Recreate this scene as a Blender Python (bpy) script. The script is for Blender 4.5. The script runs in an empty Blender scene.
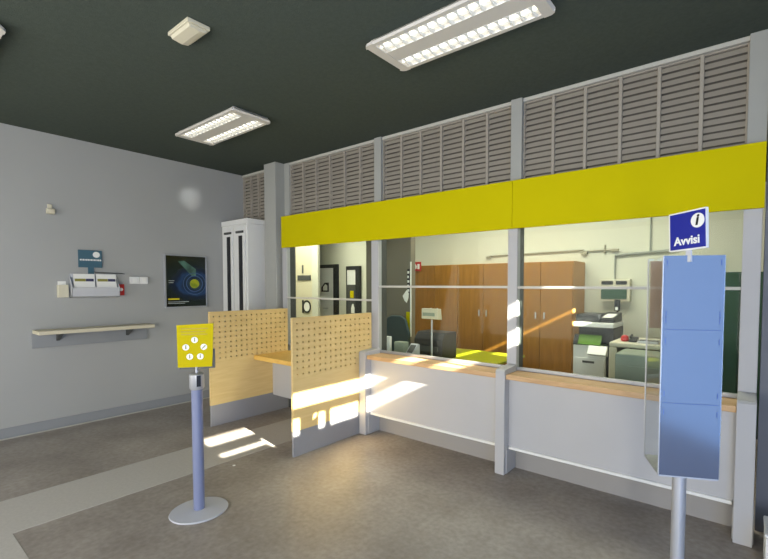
import bpy, bmesh, math, random
from mathutils import Vector, Matrix
random.seed(7)
PI = math.pi
scene = bpy.context.scene
COL = scene.collection

# ------------------------------------------------------------------ materials
def lin(c):
    def f(v):
        v /= 255.0
        return v / 12.92 if v <= 0.04045 else ((v + 0.055) / 1.055) ** 2.4
    return (f(c[0]), f(c[1]), f(c[2]), 1.0)

MATS = {}
def mat(name, rgb, rough=0.55, metal=0.0, spec=0.5, var=0.0, scale=8.0, rgb2=None, bump=0.0, bscale=60.0,
        stretch=None, coat=0.0, emit=None, estr=0.0, detail=4.0):
    if name in MATS:
        return MATS[name]
    m = bpy.data.materials.new(name)
    m.use_nodes = True
    nt = m.node_tree
    b = nt.nodes['Principled BSDF']
    b.inputs['Roughness'].default_value = rough
    b.inputs['Metallic'].default_value = metal
    b.inputs['Specular IOR Level'].default_value = spec
    b.inputs['Coat Weight'].default_value = coat
    b.inputs['Coat Roughness'].default_value = 0.08
    c = lin(rgb)
    tc = nt.nodes.new('ShaderNodeTexCoord')
    mp = nt.nodes.new('ShaderNodeMapping')
    nt.links.new(tc.outputs['Object'], mp.inputs['Vector'])
    if stretch:
        mp.inputs['Scale'].default_value = stretch
    if rgb2 is None:
        k = 1.0 - max(var, 0.02)
        c2 = (c[0] * k, c[1] * k, c[2] * k, 1)
    else:
        c2 = lin(rgb2)
    nz = nt.nodes.new('ShaderNodeTexNoise')
    nz.inputs['Scale'].default_value = scale
    nz.inputs['Detail'].default_value = detail
    nt.links.new(mp.outputs['Vector'], nz.inputs['Vector'])
    rp = nt.nodes.new('ShaderNodeValToRGB')
    rp.color_ramp.elements[0].position = 0.32
    rp.color_ramp.elements[1].position = 0.68
    rp.color_ramp.elements[0].color = c2
    rp.color_ramp.elements[1].color = c
    nt.links.new(nz.outputs['Fac'], rp.inputs['Fac'])
    nt.links.new(rp.outputs['Color'], b.inputs['Base Color'])
    if bump > 0:
        n2 = nt.nodes.new('ShaderNodeTexNoise')
        n2.inputs['Scale'].default_value = bscale
        nt.links.new(mp.outputs['Vector'], n2.inputs['Vector'])
        bp = nt.nodes.new('ShaderNodeBump')
        bp.inputs['Strength'].default_value = bump
        bp.inputs['Distance'].default_value = 0.01
        nt.links.new(n2.outputs['Fac'], bp.inputs['Height'])
        nt.links.new(bp.outputs['Normal'], b.inputs['Normal'])
    if emit:
        b.inputs['Emission Color'].default_value = lin(emit)
        b.inputs['Emission Strength'].default_value = estr
    MATS[name] = m
    return m

def glass_mat(name, tint, refl_rough=0.02, ior=1.35, scale=1.0):
    m = bpy.data.materials.new(name)
    m.use_nodes = True
    nt = m.node_tree
    nt.nodes.remove(nt.nodes['Principled BSDF'])
    out = nt.nodes['Material Output']
    tr = nt.nodes.new('ShaderNodeBsdfTransparent'); tr.inputs['Color'].default_value = tint
    gl = nt.nodes.new('ShaderNodeBsdfGlossy'); gl.inputs['Roughness'].default_value = refl_rough
    lw = nt.nodes.new('ShaderNodeLayerWeight'); lw.inputs['Blend'].default_value = 0.5
    pw = nt.nodes.new('ShaderNodeMath'); pw.operation = 'POWER'; pw.inputs[1].default_value = 4.0
    nt.links.new(lw.outputs['Facing'], pw.inputs[0])
    fr = nt.nodes.new('ShaderNodeMath'); fr.operation = 'MULTIPLY_ADD'; fr.inputs[1].default_value = 0.2; fr.inputs[2].default_value = ior
    nt.links.new(pw.outputs[0], fr.inputs[0])
    mx = nt.nodes.new('ShaderNodeMixShader')
    nt.links.new(fr.outputs[0], mx.inputs['Fac'])
    nt.links.new(tr.outputs[0], mx.inputs[1]); nt.links.new(gl.outputs[0], mx.inputs[2])
    nt.links.new(mx.outputs[0], out.inputs['Surface'])
    return m

def wood_mat(name, a, b, sc=(1, 1, 1), rough=0.45):
    m = bpy.data.materials.new(name); m.use_nodes = True
    nt = m.node_tree; bs = nt.nodes['Principled BSDF']
    bs.inputs['Roughness'].default_value = rough
    tc = nt.nodes.new('ShaderNodeTexCoord'); mp = nt.nodes.new('ShaderNodeMapping')
    mp.inputs['Scale'].default_value = sc
    nt.links.new(tc.outputs['Object'], mp.inputs['Vector'])
    nz = nt.nodes.new('ShaderNodeTexNoise'); nz.inputs['Scale'].default_value = 6; nz.inputs['Detail'].default_value = 6
    nz.inputs['Distortion'].default_value = 0.6
    nt.links.new(mp.outputs['Vector'], nz.inputs['Vector'])
    rp = nt.nodes.new('ShaderNodeValToRGB')
    rp.color_ramp.elements[0].position = 0.3; rp.color_ramp.elements[1].position = 0.7
    rp.color_ramp.elements[0].color = lin(a); rp.color_ramp.elements[1].color = lin(b)
    nt.links.new(nz.outputs['Fac'], rp.inputs['Fac'])
    nt.links.new(rp.outputs['Color'], bs.inputs['Base Color'])
    return m

M_wall = mat('wall_paint', (163, 164, 161), rough=0.5, var=0.05, scale=1.2, bump=0.08, bscale=180)
M_ceil = mat('ceiling_paint', (76, 84, 77), rough=0.95, spec=0.05, var=0.12, scale=40, bump=0.2, bscale=120)
M_office = mat('office_paint', (202, 202, 184), rough=0.8, var=0.04, scale=1.0)
M_beige = mat('beige_paint', (204, 197, 168), rough=0.8)
M_column = mat('column_paint', (162, 163, 157), rough=0.6, var=0.03)
M_pier = mat('pier_paint', (104, 108, 118), rough=0.6, var=0.04)
M_white = mat('white_laminate', (178, 178, 179), rough=0.42, var=0.03, scale=3)
M_grey_lam = mat('grey_laminate', (142, 142, 145), rough=0.5)
M_kick = mat('kick_grey', (150, 147, 143), rough=0.5)  # darker than the panels: shade under the counter is in this grey
M_base = mat('base_grey', (138, 141, 143), rough=0.5)
M_louvre = mat('louvre_grey', (162, 155, 142), rough=0.6, var=0.06, scale=3)
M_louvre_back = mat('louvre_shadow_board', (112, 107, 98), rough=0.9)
M_rail = mat('pale_rail', (190, 188, 178), rough=0.45)
M_yellow = mat('yellow_board', (198, 186, 0), rough=0.7, spec=0.08, var=0.05, scale=2.0)
M_signyellow = mat('yellow_sign', (184, 168, 0), rough=0.6, spec=0.1)
M_dark = mat('dark_plastic', (26, 28, 30), rough=0.45)
M_darkgrey = mat('dark_grey_metal', (70, 72, 70), rough=0.5)
M_chrome = mat('brushed_metal', (190, 192, 196), rough=0.3, metal=0.9)
M_alu = mat('aluminium', (176, 178, 182), rough=0.4, metal=0.5)
M_pole = mat('blue_grey_pole', (116, 124, 154), rough=0.35, var=0.04)
M_polebase = mat('pale_base', (176, 178, 184), rough=0.4)
M_cream = mat('cream_plastic', (206, 200, 176), rough=0.5)
M_whitep = mat('white_plastic', (226, 226, 222), rough=0.45)
M_ply = wood_mat('birch_board', (214, 184, 122), (224, 196, 136), (1, 0.6, 6))
M_ply2 = wood_mat('honey_top', (222, 176, 84), (236, 194, 106), (0.8, 6, 6))
M_counter = wood_mat('beech_top', (188, 150, 104), (206, 170, 126), (0.7, 7, 7))
M_cab = wood_mat('brown_wood', (130, 87, 25), (150, 103, 37), (4, 4, 0.5), rough=0.4)
M_cabside = wood_mat('pale_brown_wood', (176, 128, 70), (192, 144, 84), (4, 4, 0.5))  # cabinet wood lightened to carry daylight falling on the side
M_shelf = mat('pale_wood', (206, 198, 172), rough=0.5, var=0.06, scale=4, stretch=(8, 0.7, 8))
M_taupe = mat('taupe_board', (112, 106, 92), rough=0.7)
M_lime = mat('lime_top', (146, 150, 14), rough=0.4)
M_blue = mat('sign_blue', (24, 34, 140), rough=0.3)
M_panel = mat('pale_blue_sheet', (80, 88, 106), rough=0.17, spec=0.8, coat=0.15, var=0.03)
M_card = mat('brown_grey_card', (170, 154, 140), rough=0.7)
M_teal = mat('teal_sign', (62, 96, 112), rough=0.4)
M_red = mat('red_plastic', (190, 36, 30), rough=0.4)
M_green = mat('dark_green_panel', (44, 78, 58), rough=0.5)
M_ggrey = mat('grey_green_box', (142, 152, 136), rough=0.5)
M_screen = mat('green_lit_screen', (92, 128, 50), rough=0.3, emit=(110, 170, 30), estr=0.1)
M_paper = mat('paper', (232, 232, 226), rough=0.7)
M_paper2 = mat('grey_paper', (188, 190, 194), rough=0.6)
M_olive = mat('olive_print', (136, 132, 60), rough=0.6)
M_navy = mat('navy_print', (48, 50, 84), rough=0.6)
M_black = mat('black_print', (14, 14, 18), rough=0.5)
M_strip = mat('pale_floor_strip', (184, 180, 172), rough=0.42, var=0.1, scale=50)
M_acrylic = glass_mat('clear_acrylic', (0.96, 0.97, 0.97, 1), 0.04, 0.04)
M_glass = glass_mat('screen_glass', (0.93, 0.965, 0.94, 1), 0.0, 0.007)
M_tube = mat('lit_tube', (255, 255, 250), emit=(255, 252, 236), estr=1.6)
M_refl = mat('lamp_reflector', (236, 236, 230), rough=0.3, emit=(255, 252, 240), estr=0.28)
M_blade = mat('lamp_blade', (226, 226, 220), rough=0.3, emit=(255, 252, 240), estr=0.06)
M_lampbody = mat('lamp_body', (206, 202, 194), rough=0.5)

# floor: mottled brown-grey vinyl
def floor_mat():
    m = bpy.data.materials.new('mottled_vinyl'); m.use_nodes = True
    nt = m.node_tree; b = nt.nodes['Principled BSDF']
    tc = nt.nodes.new('ShaderNodeTexCoord')
    def noise(s, d):
        n = nt.nodes.new('ShaderNodeTexNoise'); n.inputs['Scale'].default_value = s; n.inputs['Detail'].default_value = d
        nt.links.new(tc.outputs['Object'], n.inputs['Vector']); return n
    def ramp(n, p0, c0, p1, c1):
        r = nt.nodes.new('ShaderNodeValToRGB'); r.color_ramp.elements[0].position = p0; r.color_ramp.elements[1].position = p1
        r.color_ramp.elements[0].color = lin(c0); r.color_ramp.elements[1].color = lin(c1)
        nt.links.new(n.outputs['Fac'], r.inputs['Fac']); return r
    a = ramp(noise(2.2, 6), 0.3, (138, 130, 121), 0.72, (166, 159, 150))
    c = ramp(noise(26, 5), 0.3, (216, 212, 208), 0.7, (255, 255, 255))
    mx = nt.nodes.new('ShaderNodeMixRGB'); mx.blend_type = 'MULTIPLY'; mx.inputs['Fac'].default_value = 0.8
    nt.links.new(a.outputs['Color'], mx.inputs['Color1']); nt.links.new(c.outputs['Color'], mx.inputs['Color2'])
    nt.links.new(mx.outputs['Color'], b.inputs['Base Color'])
    b.inputs['Roughness'].default_value = 0.42
    b.inputs['Specular IOR Level'].default_value = 0.45
    return m
M_floor = floor_mat()

# ------------------------------------------------------------------ mesh builder
class MB:
    """collects shapes; everything is given in the coordinates of ORIGIN + local"""
    def __init__(s, origin=(0, 0, 0)):
        s.bm = bmesh.new(); s.o = Vector(origin)
    def _add(s, verts, faces):
        vs = [s.bm.verts.new(Vector(v) - s.o) for v in verts]
        for f in faces:
            try: s.bm.faces.new([vs[i] for i in f])
            except ValueError: pass
        return vs
    def box(s, x0, x1, y0, y1, z0, z1, bev=0.0):
        t = bmesh.new()
        bmesh.ops.create_cube(t, size=1.0)
        for v in t.verts:
            v.co = Vector(((x0 + x1) / 2 + v.co.x * (x1 - x0), (y0 + y1) / 2 + v.co.y * (y1 - y0), (z0 + z1) / 2 + v.co.z * (z1 - z0)))
        if bev > 0:
            bmesh.ops.bevel(t, geom=list(t.edges), offset=bev, segments=2, affect='EDGES', profile=0.5)
        s.merge(t); return s
    def merge(s, t, mtx=None):
        t.verts.index_update()
        m = {}
        for v in t.verts:
            co = mtx @ v.co if mtx else v.co
            m[v.index] = s.bm.verts.new(co - s.o)
        for f in t.faces:
            try: s.bm.faces.new([m[v.index] for v in f.verts])
            except ValueError: pass
        t.free()
    def prism(s, pts, axis, a0, a1, bev=0.0):
        """pts: polygon in the two other axes (in x,y,z order), extruded along axis"""
        t = bmesh.new()
        def P(p, a):
            if axis == 'x': return (a, p[0], p[1])
            if axis == 'y': return (p[0], a, p[1])
            return (p[0], p[1], a)
        A = [t.verts.new(P(p, a0)) for p in pts]; B = [t.verts.new(P(p, a1)) for p in pts]
        n = len(pts)
        t.faces.new(A); t.faces.new(B[::-1])
        for i in range(n):
            t.faces.new([A[i], A[(i + 1) % n], B[(i + 1) % n], B[i]][::-1])
        bmesh.ops.recalc_face_normals(t, faces=list(t.faces))
        if bev > 0:
            bmesh.ops.bevel(t, geom=list(t.edges), offset=bev, segments=2, affect='EDGES', profile=0.5)
        s.merge(t); return s
    def lathe(s, prof, c, n=28):
        """prof: [(r, z)...] around vertical axis at c=(x,y); closed at both ends"""
        t = bmesh.new(); rings = []
        for r, z in prof:
            rings.append([t.verts.new((c[0] + r * math.cos(2 * PI * k / n), c[1] + r * math.sin(2 * PI * k / n), z)) for k in range(n)])
        for a, b in zip(rings, rings[1:]):
            for k in range(n):
                t.faces.new([a[k], a[(k + 1) % n], b[(k + 1) % n], b[k]])
        t.faces.new(rings[0][::-1]); t.faces.new(rings[-1])
        bmesh.ops.recalc_face_normals(t, faces=list(t.faces))
        s.merge(t); return s
    def tube(s, p0, p1, r, n=12):
        p0 = Vector(p0); p1 = Vector(p1); d = p1 - p0
        t = bmesh.new()
        bmesh.ops.create_cone(t, cap_ends=True, segments=n, radius1=r, radius2=r, depth=d.length)
        mtx = Matrix.Translation((p0 + p1) / 2) @ d.to_track_quat('Z', 'Y').to_matrix().to_4x4()
        s.merge(t, mtx); return s
    def disc(s, c, r, normal, thick, n=28, r_in=0.0, sx=1.0):
        """flat disc or ring of small thickness centred at c"""
        t = bmesh.new()
        for z in (0, 1):
            pass
        q = Vector(normal).normalized().to_track_quat('Z', 'Y').to_matrix().to_4x4()
        mtx = Matrix.Translation(c) @ q
        def ring(rr, z): return [t.verts.new((rr * sx * math.cos(2 * PI * k / n), rr * math.sin(2 * PI * k / n), z)) for k in range(n)]
        o0, o1 = ring(r, 0), ring(r, thick)
        for k in range(n): t.faces.new([o0[k], o0[(k + 1) % n], o1[(k + 1) % n], o1[k]])
        if r_in > 0:
            i0, i1 = ring(r_in, 0), ring(r_in, thick)
            for k in range(n):
                j = (k + 1) % n
                t.faces.new([i1[k], i1[j], i0[j], i0[k]])
                t.faces.new([o1[k], o1[j], i1[j], i1[k]])
                t.faces.new([o0[j], o0[k], i0[k], i0[j]])
        else:
            t.faces.new(o1); t.faces.new(o0[::-1])
        s.merge(t, mtx); return s
    def quadbox(s, p, thick):
        """p: four corners in 3-D of a flat plate, extruded backwards along its normal by thick"""
        p = [Vector(v) for v in p]
        nrm = (p[1] - p[0]).cross(p[3] - p[0]).normalized()
        q = [v - nrm * thick for v in p]
        s._add(p + q, [(0, 1, 2, 3), (7, 6, 5, 4), (0, 4, 5, 1), (1, 5, 6, 2), (2, 6, 7, 3), (3, 7, 4, 0)])
        return s
    def build(s, name, m, parent=None, smooth=False):
        me = bpy.data.meshes.new(name)
        bmesh.ops.recalc_face_normals(s.bm, faces=list(s.bm.faces))
        s.bm.to_mesh(me); s.bm.free()
        me.materials.append(m)
        if smooth:
            for p in me.polygons: p.use_smooth = True
            try: me.set_sharp_from_angle(angle=math.radians(35))
            except Exception: pass
        o = bpy.data.objects.new(name, me); COL.objects.link(o)
        if parent is None:
            o.location = s.o
        else:
            o.parent = parent
        return o

def tag(o, label, cat, group=None):
    o['label'] = label; o['category'] = cat
    if group: o['group'] = group
    return o
def thing(name, label, cat, loc=(0, 0, 0), group=None):
    o = bpy.data.objects.new(name, None); COL.objects.link(o)
    o.location = loc; o.empty_display_size = 0.05
    return tag(o, label, cat, group)
def struct(o):
    o['kind'] = 'structure'; return o
def wallbox(name, m, *boxes):
    b = MB()
    for q in boxes: b.box(*q)
    return struct(b.build(name, m))
def dup(root, loc, label):
    r = root.copy(); COL.objects.link(r); r.location = loc; r['label'] = label
    for ch in list(root.children):
        c = ch.copy(); COL.objects.link(c); c.parent = r
        for g in list(ch.children):
            d = g.copy(); COL.objects.link(d); d.parent = c
    return r
def text_mesh(name, body, size, mtx, m, parent, depth=0.001, offset=0.0):
    cu = bpy.data.curves.new(name + '_c', 'FONT'); cu.body = body; cu.size = size
    cu.align_x = 'CENTER'; cu.align_y = 'CENTER'; cu.extrude = depth; cu.offset = offset
    to = bpy.data.objects.new(name + '_c', cu); COL.objects.link(to)
    dg = bpy.context.evaluated_depsgraph_get()
    me = bpy.data.meshes.new_from_object(to.evaluated_get(dg))
    COL.objects.unlink(to); bpy.data.objects.remove(to); bpy.data.curves.remove(cu)
    me.transform(mtx); me.materials.clear(); me.materials.append(m)
    o = bpy.data.objects.new(name, me); COL.objects.link(o)
    if parent: o.parent = parent
    return o

# ================================================================== SETTING
XL = -6.15; ZC = 3.24; YB = 5.9
wallbox('floor', M_floor, (-8.8, 1.3, -2.6, 6.0, -0.08, 0.0))
wallbox('ceiling', M_ceil, (-8.8, 1.3, -2.6, 6.0, ZC, ZC + 0.1))
wallbox('wall_left', M_wall, (XL - 0.12, XL, -2.6, 3.57, 0, ZC))
b = MB(); b.box(XL, XL + 0.014, -2.6, 3.2, 0.012, 0.115); struct(b.build('baseboard_left', M_base))
b = MB(); b.box(XL, XL + 0.022, -2.6, 3.2, 0.0, 0.007); struct(b.build('trim_3', M_rail))
wallbox('trim_1', M_strip, (-4.392, -3.765, 0.575, 3.45, 0.0, 0.002))
wallbox('trim_2', M_strip, (-4.392, -0.6, -0.05, 0.575, 0.0, 0.002))
wallbox('wall_office_back', M_office, (-8.8, 1.3, YB, YB + 0.1, 0, ZC))
wallbox('wall_office_left', M_office, (-8.8, -8.7, 3.57, YB, 0, ZC))
wallbox('wall_office_front', M_office, (-8.7, XL - 0.12, 3.57, 3.67, 0, ZC))
# sun-side wall with two long high slit windows (the sun comes in through them)
XW = 1.2
wallbox('wall_right', M_wall,
        (XW, XW + 0.06, -2.6, 6.0, 0, 2.53), (XW, XW + 0.06, -2.6, 1.14, 2.53, ZC), (XW, XW + 0.06, 1.14, 6.0, 2.945, ZC),
        (XW, XW + 0.06, 1.14, 6.0, 2.705, 2.79),
        (XW, XW + 0.06, 3.62, 6.0, 2.862, 2.945), (XW, XW + 0.06, 3.1, 4.1, 2.53, 2.705), (XW, XW + 0.06, 3.1, 3.62, 2.79, 2.945), (XW, XW + 0.06, 4.6, 6.0, 2.53, 2.63),
        (XW, XW + 0.06, 1.14, 1.60, 2.53, 2.60), (XW, XW + 0.06, 1.14, 1.60, 2.668, 2.705), (XW, XW + 0.06, 5.0, 6.0, 2.79, 2.862), (XW, XW + 0.06, 5.0, 6.0, 2.63, 2.705), (XW, XW + 0.06, 1.70, 1.86, 2.53, 2.705), (XW, XW + 0.06, 2.0, 2.07, 2.53, 2.705),
        (XW, XW + 0.06, 2.45, 2.5, 2.53, 2.705), (XW, XW + 0.06, 2.8, 2.84, 2.53, 2.945))
# pier at the right end of the counters and the boarding behind the louvres
wallbox('wall_pier', M_pier, (0.07, XW, 3.5, 3.62, 0, ZC))
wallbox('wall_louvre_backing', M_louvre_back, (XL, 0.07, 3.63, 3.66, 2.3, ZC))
wallbox('wall_corner', M_wall, (XL, -5.355, 3.555, 3.62, 0, 2.47))
# column
b = MB(); b.box(-5.355, -5.095, 3.41, 3.63, 0, ZC, 0.004); struct(b.build('wall_column', M_column))
b = MB(); b.box(-5.095, -4.985, 3.55, 3.63, 2.2, ZC); struct(b.build('wall_column_side', M_column))

# louvre uprights (pillars above the fascia)
for i, (x0, x1) in enumerate(((-3.405, -3.30), (-1.735, -1.63), (-0.04, 0.065))):
    b = MB(); b.box(x0, x1, 3.53, 3.63, 2.45, ZC, 0.003); struct(b.build('trim_%d' % (4 + i), M_column))
b = MB(); b.box(XL, 0.07, 3.555, 3.6, 3.21, ZC, 0.002); struct(b.build('trim_7', M_rail))

# ================================================================== LOUVRES
def make_louvre(w, label, loc):
    t = thing('louvre_panel', label, 'vent panel', loc, 'louvred panels above the yellow boards')
    z0, z1 = -0.39, 0.345
    f = MB(); fw = 0.012
    f.box(0, fw, -0.018, 0.02, z0, z1); f.box(w - fw, w, -0.018, 0.02, z0, z1)
    f.box(fw, w - fw, -0.01, 0.02, z1 - 0.01, z1)
    f.build('frame', M_rail if False else M_louvre, t)
    s = MB(); n = 15; p = (z1 - 0.01 - z0) / n
    for k in range(n):
        zc = z0 + (k + 0.5) * p
        s.prism([(-0.012, zc - 0.022), (-0.009, zc - 0.023), (0.011, zc + 0.017), (0.008, zc + 0.018)], 'x', fw, w - fw)
    s.build('slats', M_louvre, t)
    return t
BAYS = [(-4.985, -3.405, 'left'), (-3.30, -1.735, 'middle'), (-1.63, -0.04, 'right-hand')]
ords = ['first', 'second', 'third', 'fourth', 'fifth', 'sixth']
where = {'left': 'grey louvred vent panel right of the column', 'middle': 'grey louvred vent panel in the middle bay',
         'right-hand': 'grey louvred vent panel in the nearest bay'}
for x0, x1, nm in BAYS:
    w = (x1 - x0) / 6; first = None
    for k in range(6):
        lab = '%s, %s of six from the left' % (where[nm], ords[k])
        loc = (x0 + k * w, 3.585, 2.86)
        if first is None: first = make_louvre(w, lab, loc)
        else: dup(first, loc, lab)
w = 0.199
c0 = make_louvre(w, 'grey louvred vent panel in the corner above the white cabinet, beside the column', (-5.555, 3.585, 2.86))
dup(c0, (-5.754, 3.585, 2.86), 'grey louvred vent panel above the white cabinet, one panel away from the column')
dup(c0, (-5.953, 3.585, 2.86), 'grey louvred vent panel above the white cabinet, two panels away from the column')
dup(c0, (-6.149, 3.585, 2.86), 'grey louvred vent panel above the white cabinet, touching the long grey wall')

# ================================================================== FASCIA
b = MB(); b.box(-5.005, -1.667, 3.43, 3.455, 2.098, 2.509, 0.002)
tag(b.build('fascia_board', M_yellow), 'long yellow fascia board above the two farther service windows', 'fascia', 'yellow fascia boards')
b = MB(); b.box(-1.664, 0.062, 3.43, 3.455, 2.098, 2.509, 0.002)
tag(b.build('fascia_board', M_yellow), 'shorter yellow fascia board above the nearest service window', 'fascia', 'yellow fascia boards')
wallbox('trim_8', M_rail, (-5.005, 0.062, 3.456, 3.54, 2.11, 2.45))

# ================================================================== UPRIGHTS + COUNTERS
def upright(name, label, px0, px1, mx0, mx1):
    cx = (px0 + px1) / 2
    t = thing(name, label, 'post', (cx, 3.36, 0), 'white uprights between the service windows')
    O = (cx, 3.36, 0)
    p = MB(O)
    p.prism([(3.245, 0.0), (3.245, 0.884), (3.262, 0.897), (3.479, 0.912), (3.479, 0.0)], 'x', px0, px1, 0.004)
    p.build('pedestal', M_white, t)
    f = MB(O); f.box(px0 - 0.006, px1 + 0.006, 3.285, 3.47, 0, 0.205, 0.004); f.build('foot', M_white, t)
    m = MB(O); m.box(mx0, mx1, 3.48, 3.54, 0.859, 2.45, 0.003); m.build('mullion', M_white, t)
    d = MB(O); d.box(mx0 + 0.004, mx1 - 0.002, 3.541, 3.625, 0.86, 2.3); d.build('back_profile', M_darkgrey, t)  # dark grey paints in the shade on the mullion's inner side
    return t
upright('counter_upright', 'white upright beside the near perforated partition, sunlit at its foot', -3.36, -3.265, -3.40, -3.30)
upright('counter_upright', 'white upright standing between the two long counters', -1.715, -1.628, -1.727, -1.636)
upright('counter_upright', 'white upright at the far right end of the counters', -0.045, 0.055, -0.045, 0.055)

def counter(label, toplabel, x0, x1):
    cx = (x0 + x1) / 2; O = (cx, 3.4, 0)
    t = thing('service_counter', label, 'counter', O, 'white service counters')
    p = MB(O); p.box(x0, x1, 3.325, 3.347, 0.232, 0.815, 0.001); p.build('front_panel', M_white, t)
    p = MB(O); p.box(x0 + 0.007, x1 - 0.007, 3.308, 3.347, 0.208, 0.232, 0.006); p.build('moulding', M_whitep, t)
    p = MB(O); p.box(x0 + 0.007, x1 - 0.007, 3.455, 3.475, 0.0, 0.21); p.box(x0 + 0.007, x1 - 0.007, 3.347, 3.455, 0.195, 0.208); p.build('kickboard', M_kick, t)
    p = MB((cx, 3.45, 0.815)); p.box(x0, x1, 3.265, 3.64, 0.815, 0.857, 0.004)
    tag(p.build('worktop', M_counter), toplabel, 'counter top', 'beech counter tops')
counter('white panelled counter between the near partition and the middle upright, sun patch on its front',
        'light beech counter top below the middle service window, striped with sunlight', -3.264, -1.716)
counter('white panelled counter behind the tall notice stand, in shade', 'light beech counter top behind the tall notice stand', -1.627, -0.046)

# writing desk bay
O = (-4.1, 3.1, 0)
t = thing('writing_desk', 'honey-coloured writing desk fixed between the two perforated partitions', 'desk', O)
p = MB(O); p.box(-4.838, -3.392, 2.915, 3.46, 0.695, 0.748, 0.004); p.build('top', M_ply2, t)
p = MB(O); p.box(-4.838, -3.392, 3.17, 3.19, 0.215, 0.694); p.build('front_panel', M_white, t)
p = MB(O); p.box(-4.838, -3.392, 3.4, 3.42, 0.0, 0.214); p.build('kickboard', M_darkgrey, t)
p = MB(O); p.box(-4.838, -3.402, 3.462, 3.52, 0.55, 0.80); p.build('back_ledge', M_white, t)

# glass screens
def screen(label, x0, x1, zb, zr, zt, extra=None):
    cx = (x0 + x1) / 2; O = (cx, 3.5, zb)
    t = thing('glass_screen', label, 'glass screen', O, 'glass screens over the counters')
    f = MB(O); f.box(x0, x1, 3.488, 3.52, zb, zb + 0.028, 0.003); f.build('bottom_rail', M_alu, t)
    f = MB(O); f.box(x0, x1, 3.49, 3.516, zr - 0.011, zr + 0.011, 0.003); f.build('middle_rail', M_rail, t)
    g = MB(O); g.box(x0, x1, 3.5, 3.504, zb + 0.028, zr - 0.011); g.build('lower_pane', M_glass, t)
    g = MB(O); g.box(x0, x1, 3.5, 3.504, zr + 0.011, zt); g.build('upper_pane', M_glass, t)
    return t
bt = screen('clear glass screen in front of the doors, above the writing desk', -4.97, -3.401, 0.80, 1.437, 2.44)
p = MB((-4.1855, 3.5, 0.80)); p.box(-5.06, -4.971, 3.48, 3.54, 0.8, 2.44, 0.003); p.build('side_frame', M_white, bt)
p = MB((-4.1855, 3.5, 0.80)); p.box(-5.05, -4.985, 3.541, 3.625, 0.8, 2.3); p.build('back_profile', M_darkgrey, bt)  # same painted-in shade behind the side frame
screen('clear glass screen above the middle counter, showing the wooden cabinets', -3.299, -1.728, 0.858, 1.591, 2.44)
screen('clear glass screen behind the tall notice stand, showing the copier', -1.635, -0.046, 0.858, 1.589, 2.44)

# ================================================================== PARTITIONS
def partition(label, x0, x1, y0, y1, part_y):
    O = ((x0 + x1) / 2, (y0 + y1) / 2, 0)
    t = thing('perforated_partition', label, 'partition', O, 'perforated partitions beside the desk')
    nC, nR = 15, 9; zt, zlow = 1.302, 0.24
    cw = (y1 - y0 - 0.03) / nC; ch = 0.0595; ya = y0 + 0.015; za = zt - 0.028 - nR * ch
    mb = MB(O); bm = mb.bm; cache = {}
    def V(x, y, z):
        k = (round(x, 5), round(y, 5), round(z, 5))
        if k not in cache: cache[k] = bm.verts.new(Vector((x, y, z)) - mb.o)
        return cache[k]
    def F(vs):
        try: bm.faces.new(vs)
        except ValueError: pass
    r = 0.0105
    for i in range(nC):
        for j in range(nR):
            yl, zl = ya + i * cw, za + j * ch; yc, zc = yl + cw / 2, zl + ch / 2
            sq = [(yl, zl), (yc, zl), (yl + cw, zl), (yl + cw, zc), (yl + cw, zl + ch), (yc, zl + ch), (yl, zl + ch), (yl, zc)]
            an = [225, 270, 315, 0, 45, 90, 135, 180]
            oc = [(yc + r * math.cos(math.radians(a)), zc + r * math.sin(math.radians(a))) for a in an]
            for k in range(8):
                n = (k + 1) % 8
                for x in (x0, x1):
                    F([V(x, *sq[k]), V(x, *sq[n]), V(x, *oc[n]), V(x, *oc[k])])
                F([V(x0, *oc[k]), V(x0, *oc[n]), V(x1, *oc[n]), V(x1, *oc[k])])
    def ring(x, rects):
        for (a, b_, c, d) in rects: F([V(x, a, c), V(x, b_, c), V(x, b_, d), V(x, a, d)])
    yb, zb = ya + nC * cw, za + nR * ch
    rects = [(y0, y1, zlow, za), (y0, y1, zb, zt), (y0, ya, za, zb), (yb, y1, za, zb)]
    ring(x0, rects); ring(x1, rects)
    for (a, c) in (((y0, zlow), (y0, zt)), ((y0, zt), (y1, zt)), ((y1, zt), (y1, zlow)), ((y1, zlow), (y0, zlow))):
        F([V(x0, *a), V(x0, *c), V(x1, *c), V(x1, *a)])
    mb.build('board', M_ply, t)
    k = MB(O); k.box(x0 + 0.002, x1 - 0.002, y0 + 0.002, y1, 0.0, 0.2395); k.build('plinth', M_grey_lam, t)
    return t
partition('birch perforated partition behind the yellow-signed post, farther from the counters', -4.868, -4.84, 2.385, 3.40, 0)
partition('birch perforated partition beside the white upright, with bright sun bands across it', -3.39, -3.362, 2.412, 3.44, 0)

# ================================================================== WHITE CORNER CABINET
O = (-5.8, 3.38, 0)
t = thing('tall_cabinet', 'tall white cabinet with two dark slot doors in the corner', 'cabinet', O)
p = MB(O); p.box(XL + 0.002, -5.49, 3.235, 3.545, 0.02, 2.44, 0.005); p.box(XL + 0.002, -5.47, 3.225, 3.548, 2.441, 2.51, 0.004); p.build('body', M_whitep, t)
for x0, x1 in ((-6.10, -5.83), (-5.79, -5.52)):
    d = MB(O); d.box(x0, x1, 3.212, 3.233, 0.06, 2.42, 0.003); d = d.build('door', M_whitep, t)
    xs = x0 + 0.13
    g = MB(O); g.box(xs, xs + 0.085, 3.205, 3.2115, 0.2, 2.28); g.build('dark_slot', M_dark, d)
    g = MB(O); g.box(xs - 0.05, xs + 0.12, 3.190, 3.2115, 2.315, 2.345, 0.003); g.build('door_closer', M_darkgrey, d)

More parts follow.
